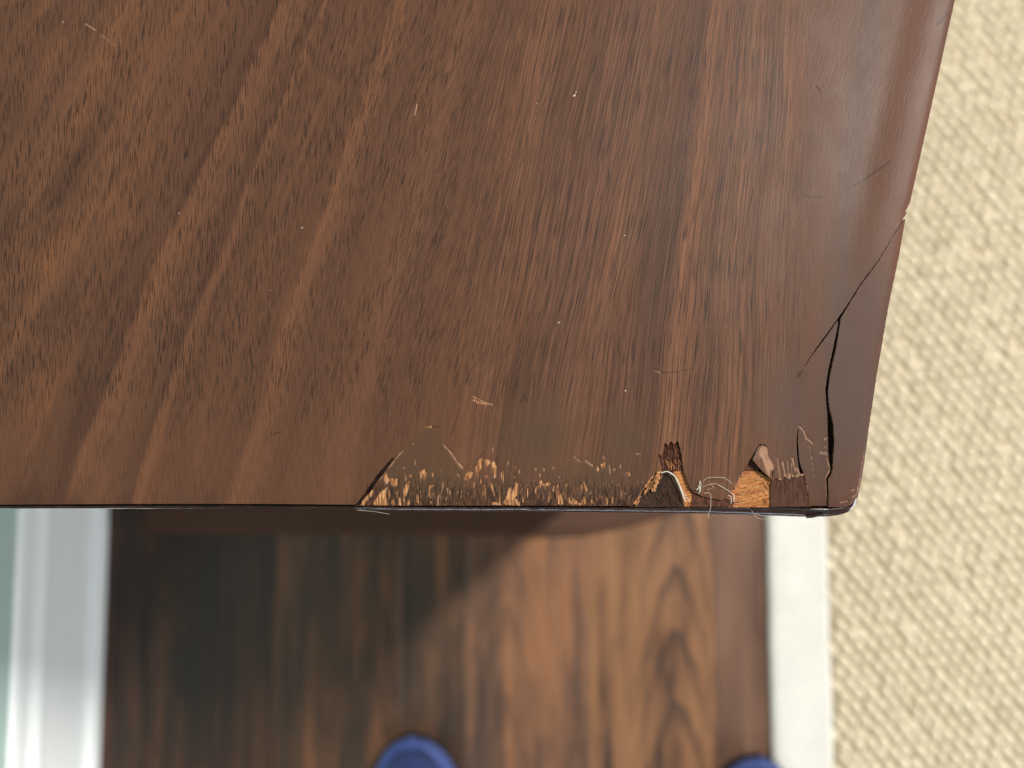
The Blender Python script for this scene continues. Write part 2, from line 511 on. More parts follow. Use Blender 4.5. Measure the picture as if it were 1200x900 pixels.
PALE_POLYS = [
              z3(1000, 200, 3.0, [(90, 605), (96, 605), (95, 625), (88, 622)]), z3(1000, 200, 3.0, [(75, 670), (83, 660), (80, 690), (74, 688)]), z3(1000, 200, 3.0, [(66, 715), (72, 715), (70, 770), (66, 770)]),
              z3(880, 200, 3.75, [(640, 165), (676, 178), (670, 188), (650, 180)]) if False else z3(1000, 200, 3.0, [(178, 140), (186, 142), (182, 152)])]
STAIN_POLY = z3(410, 490, 7.5, [(300, 480), (420, 350), (560, 200), (600, 150), (680, 90), (760, 90), (810, 190), (880, 310), (960, 420), (1000, 450), (1000, 780), (300, 780)])
STAIN_BLOBS = [(632, 512, 52, 52, 1.), (690, 560, 75, 32, .9), (735, 515, 34, 40, .8), (600, 575, 60, 22, .8), (925, 480, 50, 70, .75), (1000, 470, 45, 130, 1.1), (1020, 370, 36, 80, .8), (940, 540, 45, 40, .7), (900, 290, 20, 60, .3)]


def fields(x, y):
    raw = np.zeros(len(x)); pale = np.zeros(len(x)); stain = np.zeros(len(x))
    for q in RAW_POLYS:
        a = np.asarray(q)
        m = (x > a[:, 0].min() - 2) & (x < a[:, 0].max() + 2) & (y > a[:, 1].min() - 2) & (y < a[:, 1].max() + 2)
        if m.any():
            i = np.where(m)[0]
            d = seg_dist(list(q) + [q[0]], x[i], y[i])
            ins = inside(q, x[i], y[i])
            raw[i] = np.maximum(raw[i], np.clip(.5 + np.where(ins, d, -d) * .32, 0, 1))
    for q in PALE_POLYS:
        a = np.asarray(q)
        m = (x > a[:, 0].min() - 2) & (x < a[:, 0].max() + 2) & (y > a[:, 1].min() - 2) & (y < a[:, 1].max() + 2)
        if m.any():
            i = np.where(m)[0]
            d = seg_dist(list(q) + [q[0]], x[i], y[i])
            pale[i] = np.maximum(pale[i], np.clip(.5 + np.where(inside(q, x[i], y[i]), d, -d) * .6, 0, 1))
    for lines, arr in ((RAW_LINES, raw), (PALE_LINES, pale)):
        for q, w in lines:
            a = np.asarray(q)
            m = (x > a[:, 0].min() - 3) & (x < a[:, 0].max() + 3) & (y > a[:, 1].min() - 3) & (y < a[:, 1].max() + 3)
            if m.any():
                i = np.where(m)[0]
                arr[i] = np.maximum(arr[i], np.clip(1.0 - seg_dist(q, x[i], y[i]) / (w * 2.0), 0, 1))
    d = seg_dist(STAIN_POLY + [STAIN_POLY[0]], x, y)
    ins = inside(STAIN_POLY, x, y)
    stain = np.clip(.5 + np.where(ins, d, -d) * .12, 0, 1)
    for cx, cy, rx, ry, k in STAIN_BLOBS:
        r = np.hypot((x - cx) / rx, (y - cy) / ry)
        stain = np.maximum(stain, k * np.clip(1.25 - r, 0, 1))
    return raw, pale, np.clip(stain, 0, 1)


def refine(pts, step=1.3, jit=.35, zone=None):
    out = []
    n = len(pts)
    for i in range(n):
        a, b = pts[i], pts[(i + 1) % n]
        out.append(a)
        inz = zone is None or all(zone[0] <= p[0] <= zone[2] and zone[1] <= p[1] <= zone[3] for p in (a, b))
        L = math.hypot(b[0] - a[0], b[1] - a[1])
        st = step if inz else 14.
        k = int(L / st)
        for j in range(1, k):
            t = j / k
            px_, py_ = a[0] + (b[0] - a[0]) * t, a[1] + (b[1] - a[1]) * t
            if inz and jit:
                nx, ny = -(b[1] - a[1]) / L, (b[0] - a[0]) / L
                r = (mnoise.noise(Vector((px_ * .55, py_ * .35, 3.1))) + .5 * random.uniform(-1, 1)) * jit
                px_ += nx * r; py_ += ny * r
            out.append((px_, py_))
    return out


def sheet(name, outline, zones, zfun, thick, mats, parent, coarse=9., bottom=True):
    """a solid piece with the given outline (photo pixels on the table plane), finely meshed"""
    bnd = np.asarray(outline, float)
    pts = []
    x0, y0 = bnd.min(0); x1, y1 = bnd.max(0)
    vx0, vy0, vx1, vy1 = max(x0, -60), max(y0, -60), x1, y1
    gx, gy = np.meshgrid(np.arange(vx0, vx1, coarse), np.arange(vy0, vy1, coarse))
    pts.append(np.stack([gx.ravel(), gy.ravel()], 1))
    gx, gy = np.meshgrid(np.arange(x0, x1, 60.), np.arange(y0, y1, 60.))
    q = np.stack([gx.ravel(), gy.ravel()], 1)
    pts.append(q[(q[:, 0] < vx0 - 20) | (q[:, 1] < vy0 - 20)])
    for (a, b, c, d, st) in zones:
        gx, gy = np.meshgrid(np.arange(a, c, st), np.arange(b, d, st))
        pts.append(np.stack([gx.ravel(), gy.ravel()], 1) + rng.uniform(-.15, .15, (gx.size, 2)) * st)
    for i, (a, b, c, d, st) in enumerate(zones):
        for j in range(len(pts)):
            if j != i + 2:
                m = (pts[j][:, 0] > a - st) & (pts[j][:, 0] < c + st) & (pts[j][:, 1] > b - st) & (pts[j][:, 1] < d + st)
                if j < 2 or j > i + 2:
                    pts[j] = pts[j][~m]
    ip = np.concatenate(pts) + rng.uniform(-.02, .02, (sum(map(len, pts)), 2))
    ip = ip[inside(bnd, ip[:, 0], ip[:, 1])]
    loop = np.vstack([bnd, bnd[:1]])
    near = np.zeros(len(ip), bool)
    for a, b in zip(loop[:-1], loop[1:]):      # keep inner points off the outline
        m = (ip[:, 0] > min(a[0], b[0]) - 1) & (ip[:, 0] < max(a[0], b[0]) + 1) & (ip[:, 1] > min(a[1], b[1]) - 1) & (ip[:, 1] < max(a[1], b[1]) + 1)
        if m.any():
            i = np.where(m)[0]
            near[i] |= seg_dist([tuple(a), tuple(b)], ip[i, 0], ip[i, 1]) < .45
    ip = ip[~near]
    nb = len(bnd)
    allp = np.vstack([bnd, ip])
    edges = [(i, (i + 1) % nb) for i in range(nb)]
    vo, eo, fo, ov, oe, of = delaunay_2d_cdt([Vector(p) for p in allp], edges, [], 1, 1e-4)
    V = np.array([(v.x, v.y) for v in vo])
    F = [list(f) for f in fo]
    # keep faces inside the outline, facing up
    cen = np.array([V[f].mean(0) for f in F])
    keep = inside(bnd, cen[:, 0], cen[:, 1])
    F = [f for f, k in zip(F, keep) if k]
    for f in F:
        a, b, c = V[f[0]], V[f[1]], V[f[2]]
        if (b[0] - a[0]) * (c[1] - a[1]) - (b[1] - a[1]) * (c[0] - a[0]) > 0:
            f.reverse()            # picture y points down
    x, y = V[:, 0], V[:, 1]
    ztop = zfun(x, y)
    top = PN(V, ztop)
    # boundary edges -> walls
    cnt = {}
    for f in F:
        for a, b in ((f[0], f[1]), (f[1], f[2]), (f[2], f[0])):
            cnt[(a, b)] = 1
    be = [(a, b) for (a, b) in cnt if (b, a) not in cnt]
    bv = sorted({v for e in be for v in e})
    idx = {v: len(V) + i for i, v in enumerate(bv)}
    dup = {v: len(V) + len(bv) + i for i, v in enumerate(bv)}
    low = top[bv].copy(); low[:, 2] -= thick
    up = top[bv].copy()
    verts = np.vstack([top, low, up])
    faces = list(F); mi = [0] * len(F)
    for a, b in be:
        faces.append([dup[b], dup[a], idx[a], idx[b]]); mi.append(1)
    o = mesh_obj(name, verts, faces, mats, parent, True, mi)
    X = np.concatenate([x, x[bv], x[bv]]); Y = np.concatenate([y, y[bv], y[bv]])
    raw, pale, stain = fields(X, Y)
    me = o.data
    attr(me, 'px', X); attr(me, 'py', Y); attr(me, 'grain', grain_of(X, Y))
    attr(me, 'raw', raw); attr(me, 'pale', pale); attr(me, 'stain', stain)
    dk = np.zeros(len(X))
    for q, w in DARK_LINES:
        dk = np.maximum(dk, np.clip(1.25 - seg_dist(q, X, Y) / (w * 1.15), 0, 1))
    k = np.hypot((X - 75) / 24, (Y - 266) / 15)
    dk = np.maximum(dk, .55 * np.clip(1.2 - k, 0, 1) * (.6 + .4 * np.sin(X * .9) * np.sin(Y * 1.1)))
    attr(me, 'dark', dk)
    ss = lambda v: np.clip(v, 0, 1) ** 2 * (3 - 2 * np.clip(v, 0, 1))
    attr(me, 'wear', ss((Y - 540) / 42) * ss((X - 420) / 12) * ss((792 - X) / 20))
    attr(me, 'mid', ss((X - 470) / 150) * ss((985 - X) / 75))
    attr(me, 'calm', (.18 + .82 * ss((990 - X) / 85)) * (1 - .75 * stain))
    attr(me, 'left', ss((340 - X) / 260))
    return o


def z_top(x, y):
    d = d_right(x, y)
    # soft cove then rolled edge along the right side, soft easing at the front edge
    z = np.full(len(x), H)
    t = np.clip((62 - d) / 44, 0, 1)
    z += .0018 * t * t * (3 - 2 * t) * np.clip((470 - y) / 260, .12, 1)
    z -= .0009 * np.clip((9 - d) / 9, 0, 1) ** 2
    z -= .0007 * np.clip((y - 580) / 14, 0, 1) ** 2
    raw, pale, stain = fields(x, y)
    z -= .00022 * np.maximum(raw, pale)
    near = (y > 480) & (x > 400)
    n = np.array([mnoise.noise(Vector((a * .12, b * .05, 0))) if k else 0. for a, b, k in zip(x, y, near)])
    z += .00008 * n
    return z


# ------------------------------------------------------------------ the table
table = empty('side_table', (0, 0, 0))
tag(table, 'dark walnut table with cracked and chipped veneer at its front right corner', 'table')

ZA = (395, 490, 1070, 610)
WEDGE = [(421, 592.5), (425, 586), (433, 578), (441, 566), (449, 555), (456, 545), (463, 535.5), (458, 538.5), (450, 547), (442, 556), (435, 566), (429, 575), (421, 586), (416, 591.5)]
MAIN_DMG = ([(1118, 0), (1092, 118), (1076, 190), (1066, 236), (1062.8, 243), (1060.2, 247), (1061, 251), (1058.2, 255), (1044, 279), (1029, 304), (1018, 319), (1007, 334), (996, 352), (983.6, 370.5),
             (967.4, 392.6), (951.5, 415), (936, 440), (952.4, 415.6), (968.8, 393.8), (982.4, 374), (981, 385), (978.6, 397), (975.4, 412), (971.4, 430), (968.6, 446), (967.2, 458), (968.2, 472), (969.4, 485),
             (969.8, 500), (970.2, 515), (970.6, 530), (971.6, 540), (973, 549), (971.6, 555), (968, 560), (968.6, 572), (969, 593),
             (960, 593), (949, 593), (947.4, 580), (943.9, 562), (941.4, 554), (938, 545), (936, 535), (935.2, 520), (935.2, 508), (936.4, 501), (933.8, 508), (933.4, 520), (934, 535), (935.4, 544), (938, 556),
             (934, 561), (929, 557.5), (925, 562), (919, 559), (915, 564), (910, 560), (904.5, 564), (907, 551), (903, 540), (899, 528), (897, 521), (891, 520), (888.5, 523), (880, 538.5), (872, 551), (865, 562), (858, 574), (853, 582),
             (846, 586), (832, 584), (822, 581), (813, 577), (808, 571), (804, 561), (801, 551), (799.5, 540), (797, 525), (794.5, 516), (790, 521), (786, 517), (783, 523), (779, 518), (777, 529), (775, 535), (771.5, 531), (773.5, 541),
             (776, 550), (770, 553), (763, 559), (757, 568), (750, 579), (744, 588), (741, 593), (700, 593), (640, 592.7), (560, 592.5), (480, 592.5)] + WEDGE)
MAIN = [(-330, -800), (1330, -800), (1295, -700), (1205, -360)] + MAIN_DMG + [(300, 590.5), (150, 590.5), (0, 591.5), (-330, 592.5)]
main_out = refine(MAIN, 1.25, .45, (395, 235, 1075, 600))
# ragged teeth of the outline never reach the very front line
veneer = sheet('veneer', main_out, [(405, 495, 792, 596, 1.05), (880, 495, 974, 596, 1.05), (545, 455, 585, 482, 1.0), (95, 22, 140, 58, 1.2), (480, 118, 494, 138, 1.2), (950, 97, 966, 110, 1.2), (764, 428, 816, 440, 1.2), (606, 458, 624, 476, 1.2), (312, 502, 336, 512, 1.2), (992, 184, 1048, 224, 1.3), (1092, 14, 1104, 34, 1.2), (934, 224, 970, 236, 1.2), (50, 248, 100, 284, 3.), (960, -20, 1120, 495, 5.)], z_top, .0015, [M_VENEER, M_EDGE], table, 8.)
CORNER = [(1059.8, 257.5), (1053, 300), (1041, 360), (1028, 440), (1019, 500), (1013, 545), (1009, 568), (1006, 581), (1001, 589), (992, 593.5), (982, 594.5), (970.8, 594),
          (970.2, 580), (969.6, 566), (970.0, 561), (973.4, 556), (975.2, 549), (975.4, 540), (976.2, 528), (977, 515), (976.2, 502), (974.6, 490), (972.2, 480), (970.4, 470), (969.8, 458), (971.4, 446), (974.6, 430),
          (978.6, 412), (981.4, 397), (983.4, 385), (985.0, 373), (997.0, 352.8), (1008.0, 334.7), (1018.6, 319.8), (1029.5, 304.6), (1044.3, 279.3), (1056.9, 258)]
corner_out = refine(CORNER, 1.25, .28)
corner = sheet('corner_veneer', corner_out, [(962, 500, 1015, 596, 1.2)], lambda x, y: z_top(x, y) + .00015 + .0006 * np.clip((y - 330) / 200, 0, 1) * np.clip((1015 - x) / 40, 0, 1), .0016, [M_VENEER, M_EDGE], table, 5.)
tag(corner, 'triangular corner piece of veneer split off by a black crack')

# lifted flap at the right-hand chip
FLAP = z3(830, 500, 8.18, [(410, 315), (440, 265), (480, 185), (520, 170), (560, 205), (582, 290), (634, 385), (612, 440), (607, 512), (560, 470), (500, 415), (450, 360)])
pale_keep = list(PALE_POLYS)
PALE_POLYS.append(z3(830, 500, 8.18, [(480, 225), (520, 178), (565, 200), (575, 290), (630, 370), (628, 425), (590, 410), (585, 490), (545, 430), (520, 330), (475, 265)]))
flap = sheet('lifted_flap', refine(FLAP, 1.0, .2), [(878, 518, 910, 566, .9)],
             lambda x, y: H + .0003 + .0021 * np.clip((905 - x) / 25, 0, 1) * np.clip((y - 518) / 20, .3, 1), .0008, [M_VENEER, M_EDGE], table, 4.)
tag(flap, 'small lifted flap of veneer with a pale torn face')
PALE_POLYS[:] = pale_keep


def fibrous(base, amp, fx, fy, seed):
    def f(x, y):
        n = np.array([mnoise.noise(Vector((a * fx, b * fy, seed))) + .5 * mnoise.noise(Vector((a * fx * 2.3, b * fy * 2.3, seed))) for a, b in zip(x, y)])
        return base + amp * n
    return f


def patch(name, poly, mat, z, amp, fx, fy, seed, label=None):
    o = sheet(name, refine(poly, 1.2, .6), [], fibrous(z, amp, fx, fy, seed), .0005, [mat, mat], table, 1.3)
    if label: tag(o, label)
    return o


ZB = H - .0016
patch('torn_fibre', z3(730, 500, 8.18, [(330, 240), (385, 130), (450, 120), (530, 110), (560, 190), (590, 330), (590, 425), (380, 425), (370, 350)]), M_TORN, ZB + .0003, .00022, .5, .08, 2., 'dark red torn veneer fibres in the left chip')
patch('exposed_core', z3(730, 500, 8.18, [(480, 420), (595, 412), (625, 540), (660, 620), (735, 690), (760, 770), (600, 770), (560, 600), (520, 500)]), M_RAW, ZB - .0001, .00018, .3, .2, 4.)
patch('dark_hollow', z3(730, 500, 8.18, [(280, 440), (400, 426), (520, 440), (560, 560), (640, 775), (60, 775), (120, 660), (200, 560)]), M_HOLLOW, ZB - .0003, .00016, .2, .2, 6.)
patch('exposed_core', z3(830, 500, 8.18, [(320, 425), (480, 425), (610, 510), (650, 560), (640, 775), (150, 775), (170, 660), (230, 580), (270, 500)]), M_RAW, ZB, .00026, .10, .45, 8., 'bright orange bare wood in the right chip')
patch('core_step', z3(830, 500, 8.18, [(300, 440), (335, 423), (490, 421), (500, 360), (420, 250), (370, 330)]), M_TORN, ZB + .00045, .0001, .3, .2, 9.)
patch('torn_fibre', [(813, 573), (832, 579), (848, 580), (856, 577), (860, 584), (860, 594), (811, 594)], M_TORN, ZB + .0005, .0002, .12, .4, 12.)
patch('recessed_strip', [(906, 558), (920, 557), (938, 554), (947, 560), (951, 594), (904, 594), (903.5, 575)], M_RECESS, H - .00060, .0001, .4, .1, 10., 'dark red recessed strip between two cracks')

# core slab below the veneer
CORE = [(-330, -798), (1326, -798), (1292, -700), (1203, -360), (1115.5, 0), (1089.5, 118), (1073.5, 190), (1063.5, 236), (1057.5, 262), (1050.5, 300), (1038.5, 360), (1025.5, 440), (1016.5, 500), (1010.5, 545),
        (1006, 570), (1003, 582), (997, 592), (985, 597), (900, 597), (640, 596.6), (420, 596), (-330, 596)]
ct = PN(CORE, H - .0024); cb = ct.copy(); cb[:, 2] = H - .030
nC = len(CORE)
cf = [list(range(nC))[::-1], list(range(nC, 2 * nC))] + [[(i + 1) % nC, i, nC + i, nC + (i + 1) % nC] for i in range(nC)]
cf = [f[::-1] for f in cf]
core = mesh_obj('core_slab', np.vstack([ct, cb]), cf, M_CORE, table, False)
bm = bmesh.new(); bm.from_mesh(core.data); bmesh.ops.recalc_face_normals(bm, faces=bm.faces); bm.to_mesh(core.data); bm.free()

# rounded lacquered edge band round the front and the corner
LIP = [(-330, 597.2), (0, 597.6), (200, 597.8), (400, 598.2), (430, 599.6), (500, 600.2), (640, 600.6), (760, 602.0), (840, 603.0), (900, 605.0), (940, 606.3), (968, 606.4), (986, 605.0), (999, 600.8), (1006, 592.5), (1008.8, 580), (1010.6, 565), (1014, 545), (1020, 500), (1029, 440), (1042, 360), (1054, 300), (1060.6, 258), (1066.6, 236), (1076.6, 190), (1092.6, 118), (1118.6, 0), (1206, -360), (1296, -700)]


def catmull(pts, n):
    out = []
    for i in range(len(pts) - 1):
        p0, p1, p2, p3 = pts[max(i - 1, 0)], pts[i], pts[i + 1], pts[min(i + 2, len(pts) - 1)]
        for j in range(n):
            t = j / n
            out.append(tuple(.5 * (2 * b + (c - a) * t + (2 * a - 5 * b + 4 * c - d) * t * t + (3 * b - a - 3 * c + d) * t ** 3) for a, b, c, d in zip(p0, p1, p2, p3)))
    out.append(pts[-1])
    return out


lp = []
for i in range(len(LIP) - 1):
    (a, b), (c, d) = LIP[i], LIP[i + 1]
    k = max(2, int(math.hypot(c - a, d - b) / (3.0 if b > 0 else 20.)))
    for j in range(k):
        t = j / k
        lp.append((a + (c - a) * t, b + (d - b) * t))
lp.append(LIP[-1])
lpa = np.array(lp)
for _ in range(3):
    lpa[1:-1] = .25 * lpa[:-2] + .5 * lpa[1:-1] + .25 * lpa[2:]
tan_ = np.gradient(lpa, axis=0); tan_ /= np.linalg.norm(tan_, axis=1)[:, None]
nrm = np.stack([-tan_[:, 1], tan_[:, 0]], 1)      # picture-space outward (downwards at the front)
verts, faces = [], []
PROF_R = [(-.20, -.0030), (-.18, -.0016), (-.14, -.0008), (-.07, -.0003), (0., -.00018), (.2, -.0003), (.5, -.00062), (.78, -.00094), (.92, -.0014), (1.0, -.0024), (1.0, -.0040), (.95, -.0060)]
PROF_L = [(-.20, -.0030), (-.18, -.0022), (-.14, -.0016), (-.07, -.0014), (0., -.0015), (.2, -.0018), (.5, -.0025), (.78, -.0034), (.92, -.0042), (1.0, -.0052), (1.0, -.0065), (.95, -.0080)]
K = len(PROF_R)
for i, (p, n) in enumerate(zip(lpa, nrm)):
    xx = p[0]
    wdt = np.interp(xx, [-330, 415, 430, 760, 860, 960, 1000, 1015], [3.0, 3.2, 5.2, 5.6, 8.0, 9.5, 8.0, 5.0])
    wv = .35 * mnoise.noise(Vector((xx * .05, p[1] * .05, 1.))) + .2 * mnoise.noise(Vector((xx * .21, 0, 7.)))
    c = p - n * (wdt - wv)
    b_ = .0026
    base = PN([c], H - .0030)[0]
    o1 = PN([c + n * (wdt)], H - .0030)[0]
    dirv = o1 - base
    lft = np.clip((424 - xx) / 8, 0, 1) if xx < 900 else np.clip((582 - p[1]) / 14, 0, 1)
    for (q, zq), (ql, zl) in zip(PROF_R, PROF_L):
        v = base + dirv * (q + (ql - q) * lft)
        v[2] = H - .0009 + (zq + (zl - zq) * lft) + .00010 * mnoise.noise(Vector((xx * .10, q * 2, 3.)))
        verts.append(v)
    lowv = base + dirv * .9; lowv = lowv.copy(); lowv[2] = H - .028
    verts.append(lowv)
R1 = K + 1
for i in range(len(lpa) - 1):
    for j in range(K):
        faces.append([i * R1 + j, i * R1 + j + 1, (i + 1) * R1 + j + 1, (i + 1) * R1 + j])
band = mesh_obj('edge_band', verts, faces, M_LIP, table, True)

# black strips on the edge band, standing in for its dark crack lines
def ribbon(name, pts, widths, z, thick, mat, parent):
    vs, fs = [], []
    P2 = np.asarray(pts, float)
    T = np.gradient(P2, axis=0); T /= np.linalg.norm(T, axis=1)[:, None]
    Nn = np.stack([-T[:, 1], T[:, 0]], 1)
    zz = np.broadcast_to(np.asarray(z, float), (len(P2),))
    for p, n, w, h in zip(P2, Nn, widths, zz):
        a, b = PN([p - n * w, p + n * w], h)
        vs += [a, b, b - np.array([0, 0, thick]), a - np.array([0, 0, thick])]
    for i in range(len(P2) - 1):
        q = i * 4
        for k in range(4):
            fs.append([q + k, q + (k + 1) % 4, q + 4 + (k + 1) % 4, q + 4 + k])
    fs.append([3, 2, 1, 0]); e = 4 * (len(P2) - 1); fs.append([e, e + 1, e + 2, e + 3])
    o = mesh_obj(name, vs, fs, mat, parent, False)
    b_ = bmesh.new(); b_.from_mesh(o.data); bmesh.ops.recalc_face_normals(b_, faces=b_.faces); b_.to_mesh(o.data); b_.free()
    return o


M_BLACK = simple("crack_black", lin(16, 12, 11), .5, .3)
crk = ribbon('crack_strip', [(946, 606.5), (953, 605.6), (962, 603.5), (970, 600.5), (974, 597)], [.9, 1.3, 1.0, 1.4, .6], H - .0003, .0012, M_BLACK, table)
tag(crk, 'black strip standing in for the dark split in the edge band below the corner crack')
ribbon('crack_strip', [(880, 595.2), (910, 595.8), (940, 597.2), (966, 599.4), (975, 598.6)], [.4, 1.0, 1.2, 1.2, .5], H - .0006, .0012, M_BLACK, table)


# crumbly splinters along the broken edges
def crumbs(name, lines, mat, n, rad, zc, parent):
    bm_ = bmesh.new()
    for _ in range(n):
        ln = random.choice(lines)
        k = random.randrange(len(ln) - 1); t = random.random()
        px_ = ln[k][0] + (ln[k + 1][0] - ln[k][0]) * t + random.gauss(0, .9)
        py_ = ln[k][1] + (ln[k + 1][1] - ln[k][1]) * t + random.gauss(0, .7)
        r = random.uniform(*rad)
        M_ = Matrix.Translation(Vector(PN([(px_, py_)], zc - (.0003 if zc < H else 0) + random.uniform(-.0004, .0004))[0])) @ Matrix.Rotation(random.uniform(-.9, .9), 4, 'Z') @ Matrix.Rotation(random.uniform(-.5, .5), 4, 'X') @ Matrix.Diagonal((r, r * random.uniform(1, 2.6), r * .6, 1))
        res = bmesh.ops.create_icosphere(bm_, subdivisions=1, radius=1, matrix=M_)
        for v in res['verts']:
            v.co += Vector((random.uniform(-1, 1), random.uniform(-1, 1), random.uniform(-1, 1))) * r * .25
    me = bpy.data.meshes.new(name); bm_.to_mesh(me); bm_.free()
    me.materials.append(mat)
    o = bpy.data.objects.new(name, me); COL.objects.link(o); o.parent = parent
    o['kind'] = 'stuff'
    return o


crumbs('wood_crumbs', [z3(730, 500, 8.18, [(370, 440), (270, 490), (215, 560), (160, 640), (105, 740)]), z3(730, 500, 8.18, [(340, 450), (320, 560), (280, 620)])], M_CRUMB, 85, (.00025, .0007), H - .0004, table)
crumbs('wood_crumbs', [z3(830, 500, 8.18, [(330, 440), (290, 510), (250, 590), (200, 660)]), z3(830, 500, 8.18, [(190, 670), (260, 730)])], simple("pink_splintered_wood", wc(190, 140, 112), .8, .2, scale=1200, var=.5), 60, (.0002, .0006), H - .0004, table)
crumbs('wood_crumbs', [z3(920, 490, 7.2, [(0, 485), (60, 490), (150, 480)])], simple("pale_splintered_wood", wc(225, 190, 150), .8, .2, scale=1200, var=.5), 26, (.00012, .0003), H + .0001, table)


def tube(bm_, pts, r):
    r = r * .72
    """thin strand; pts = (px, py, height over the table)"""
    pts3 = catmull(pts, 6)
    ring = []
    for i, p in enumerate(pts3):
        c = Vector(PN([(p[0], p[1])], H + p[2])[0])
        q = pts3[min(i + 1, len(pts3) - 1)]; q0 = pts3[max(i - 1, 0)]
        d = Vector(PN([(q[0], q[1])], H + q[2])[0]) - Vector(PN([(q0[0], q0[1])], H + q0[2])[0])
        d.normalize()
        u = d.cross(Vector((0, 0, 1)))
        if u.length < .01: u = Vector((1, 0, 0))
        u.normalize(); w = d.cross(u)
        rr = r * (.35 if i in (0, len(pts3) - 1) else 1)
        ring.append([bm_.verts.new(c + (u * math.cos(a) + w * math.sin(a)) * rr) for a in (0, 1.57, 3.14, 4.71)])
    for a, b in zip(ring[:-1], ring[1:]):
        for k in range(4):
            bm_.faces.new([a[k], a[(k + 1) % 4], b[(k + 1) % 4], b[k]])


def strands(name, lines, mat, parent=None):
    bm_ = bmesh.new()
    for pts, r in lines:
        tube(bm_, pts, r)
    bmesh.ops.recalc_face_normals(bm_, faces=bm_.faces)
    me = bpy.data.meshes.new(name); bm_.to_mesh(me); bm_.free()
    me.materials.append(mat)
    for f in me.polygons: f.use_smooth = True
    o = bpy.data.objects.new(name, me); COL.objects.link(o)
    if parent: o.parent = parent
    return o


def zz(ox, oy, k, pts, h): return [(ox + a / k, oy + b / k, h) for a, b in pts]


sf = strands('raised_fibre', [(zz(730, 500, 8.18, [(362, 446), (420, 430), (480, 460), (528, 530), (570, 640), (600, 722)], .0004), .00040),
                              (zz(730, 500, 8.18, [(440, 440), (510, 490), (545, 560), (590, 650), (640, 720)], .0005), .00018),
                              (zz(730, 500, 8.18, [(500, 490), (540, 580), (585, 700)], .0005), .00020)], M_FIBRE, table)
tag(sf, 'white curled wood fibre standing out of the left chip')
strands('raised_fibre', [(zz(830, 500, 8.18, [(95, 560), (150, 590), (215, 630)], .0006), .0002), (zz(830, 500, 8.18, [(225, 640), (245, 660), (240, 720)], .0004), .0003), (zz(830, 500, 8.18, [(190, 655), (220, 680), (215, 740)], .0004), .0002)], M_FIBRE, table)

def fibres(name, poly, n, ang, length, r, z, mat, curl=.25):
    a = np.asarray(poly); out = []
    while len(out) < n:
        px_, py_ = random.uniform(a[:, 0].min(), a[:, 0].max()), random.uniform(a[:, 1].min(), a[:, 1].max())
        if not inside(poly, np.array([px_]), np.array([py_]))[0]: continue
        t_ = ang + random.gauss(0, .16); l_ = random.uniform(*length)
        dx, dy = math.cos(t_) * l_, math.sin(t_) * l_
        h = z - H - .0005
        out.append(([(px_ - dx / 2, py_ - dy / 2, h), (px_, py_ + random.gauss(0, curl), h + random.uniform(.0001, .0004)), (px_ + dx / 2, py_ + dy / 2, h + random.uniform(-.0001, .0004))], random.uniform(*r)))
    o = strands(name, out, mat, table)
    o['kind'] = 'stuff'
    return o


M_FIB1 = simple("tan_wood_fibre", wc(214, 160, 108), .8, .2, scale=700, var=.6)
M_FIB2 = simple("dark_wood_fibre", wc(92, 56, 44), .8, .2, scale=700, var=.7)
M_FIB3 = simple("light_wood_fibre", wc(240, 205, 160), .8, .2, scale=700, var=.35)
CHIP_C = z3(830, 500, 8.18, [(325, 440), (480, 435), (590, 530), (570, 600), (540, 650), (550, 750), (230, 750), (190, 660), (250, 580), (290, 510)])
fibres('wood_fibres', CHIP_C, 70, -.28, (5, 13), (.00010, .00026), H - .0010, M_FIB1)
fibres('wood_fibres', CHIP_C, 26, -.25, (3, 9), (.00008, .00018), H - .0008, M_FIB3)
fibres('wood_fibres', z3(830, 500, 8.18, [(500, 560), (600, 530), (690, 560), (650, 740), (540, 750)]), 24, .9, (3, 8), (.0001, .00024), H - .0007, M_FIB2)
fibres('wood_fibres', z3(730, 500, 8.18, [(385, 160), (540, 150), (575, 330), (560, 410), (395, 410)]), 46, 1.50, (5, 13), (.00012, .0003), H - .0007, M_FIB2)
fibres('wood_fibres', z3(730, 500, 8.18, [(400, 330), (560, 330), (570, 405), (400, 410)]), 18, 1.5, (3, 7), (.0001, .00024), H - .0006, M_FIB1)
fibres('wood_fibres', z3(730, 500, 8.18, [(360, 430), (420, 460), (330, 560), (250, 640), (130, 760), (80, 750), (200, 570), (270, 470)]), 60, -1.0, (2.5, 7), (.00012, .0003), H - .0006, M_FIB1)
fibres('wood_fibres', z3(730, 500, 8.18, [(430, 480), (520, 500), (600, 740), (340, 760), (330, 640)]), 34, 1.1, (4, 10), (.0001, .00025), H - .0011, M_FIB2)
fibres('wood_fibres', [(907, 566), (944, 566), (948, 592), (907, 592)], 30, 1.5, (4, 12), (.00006, .00014), H - .0003, M_FIB2)

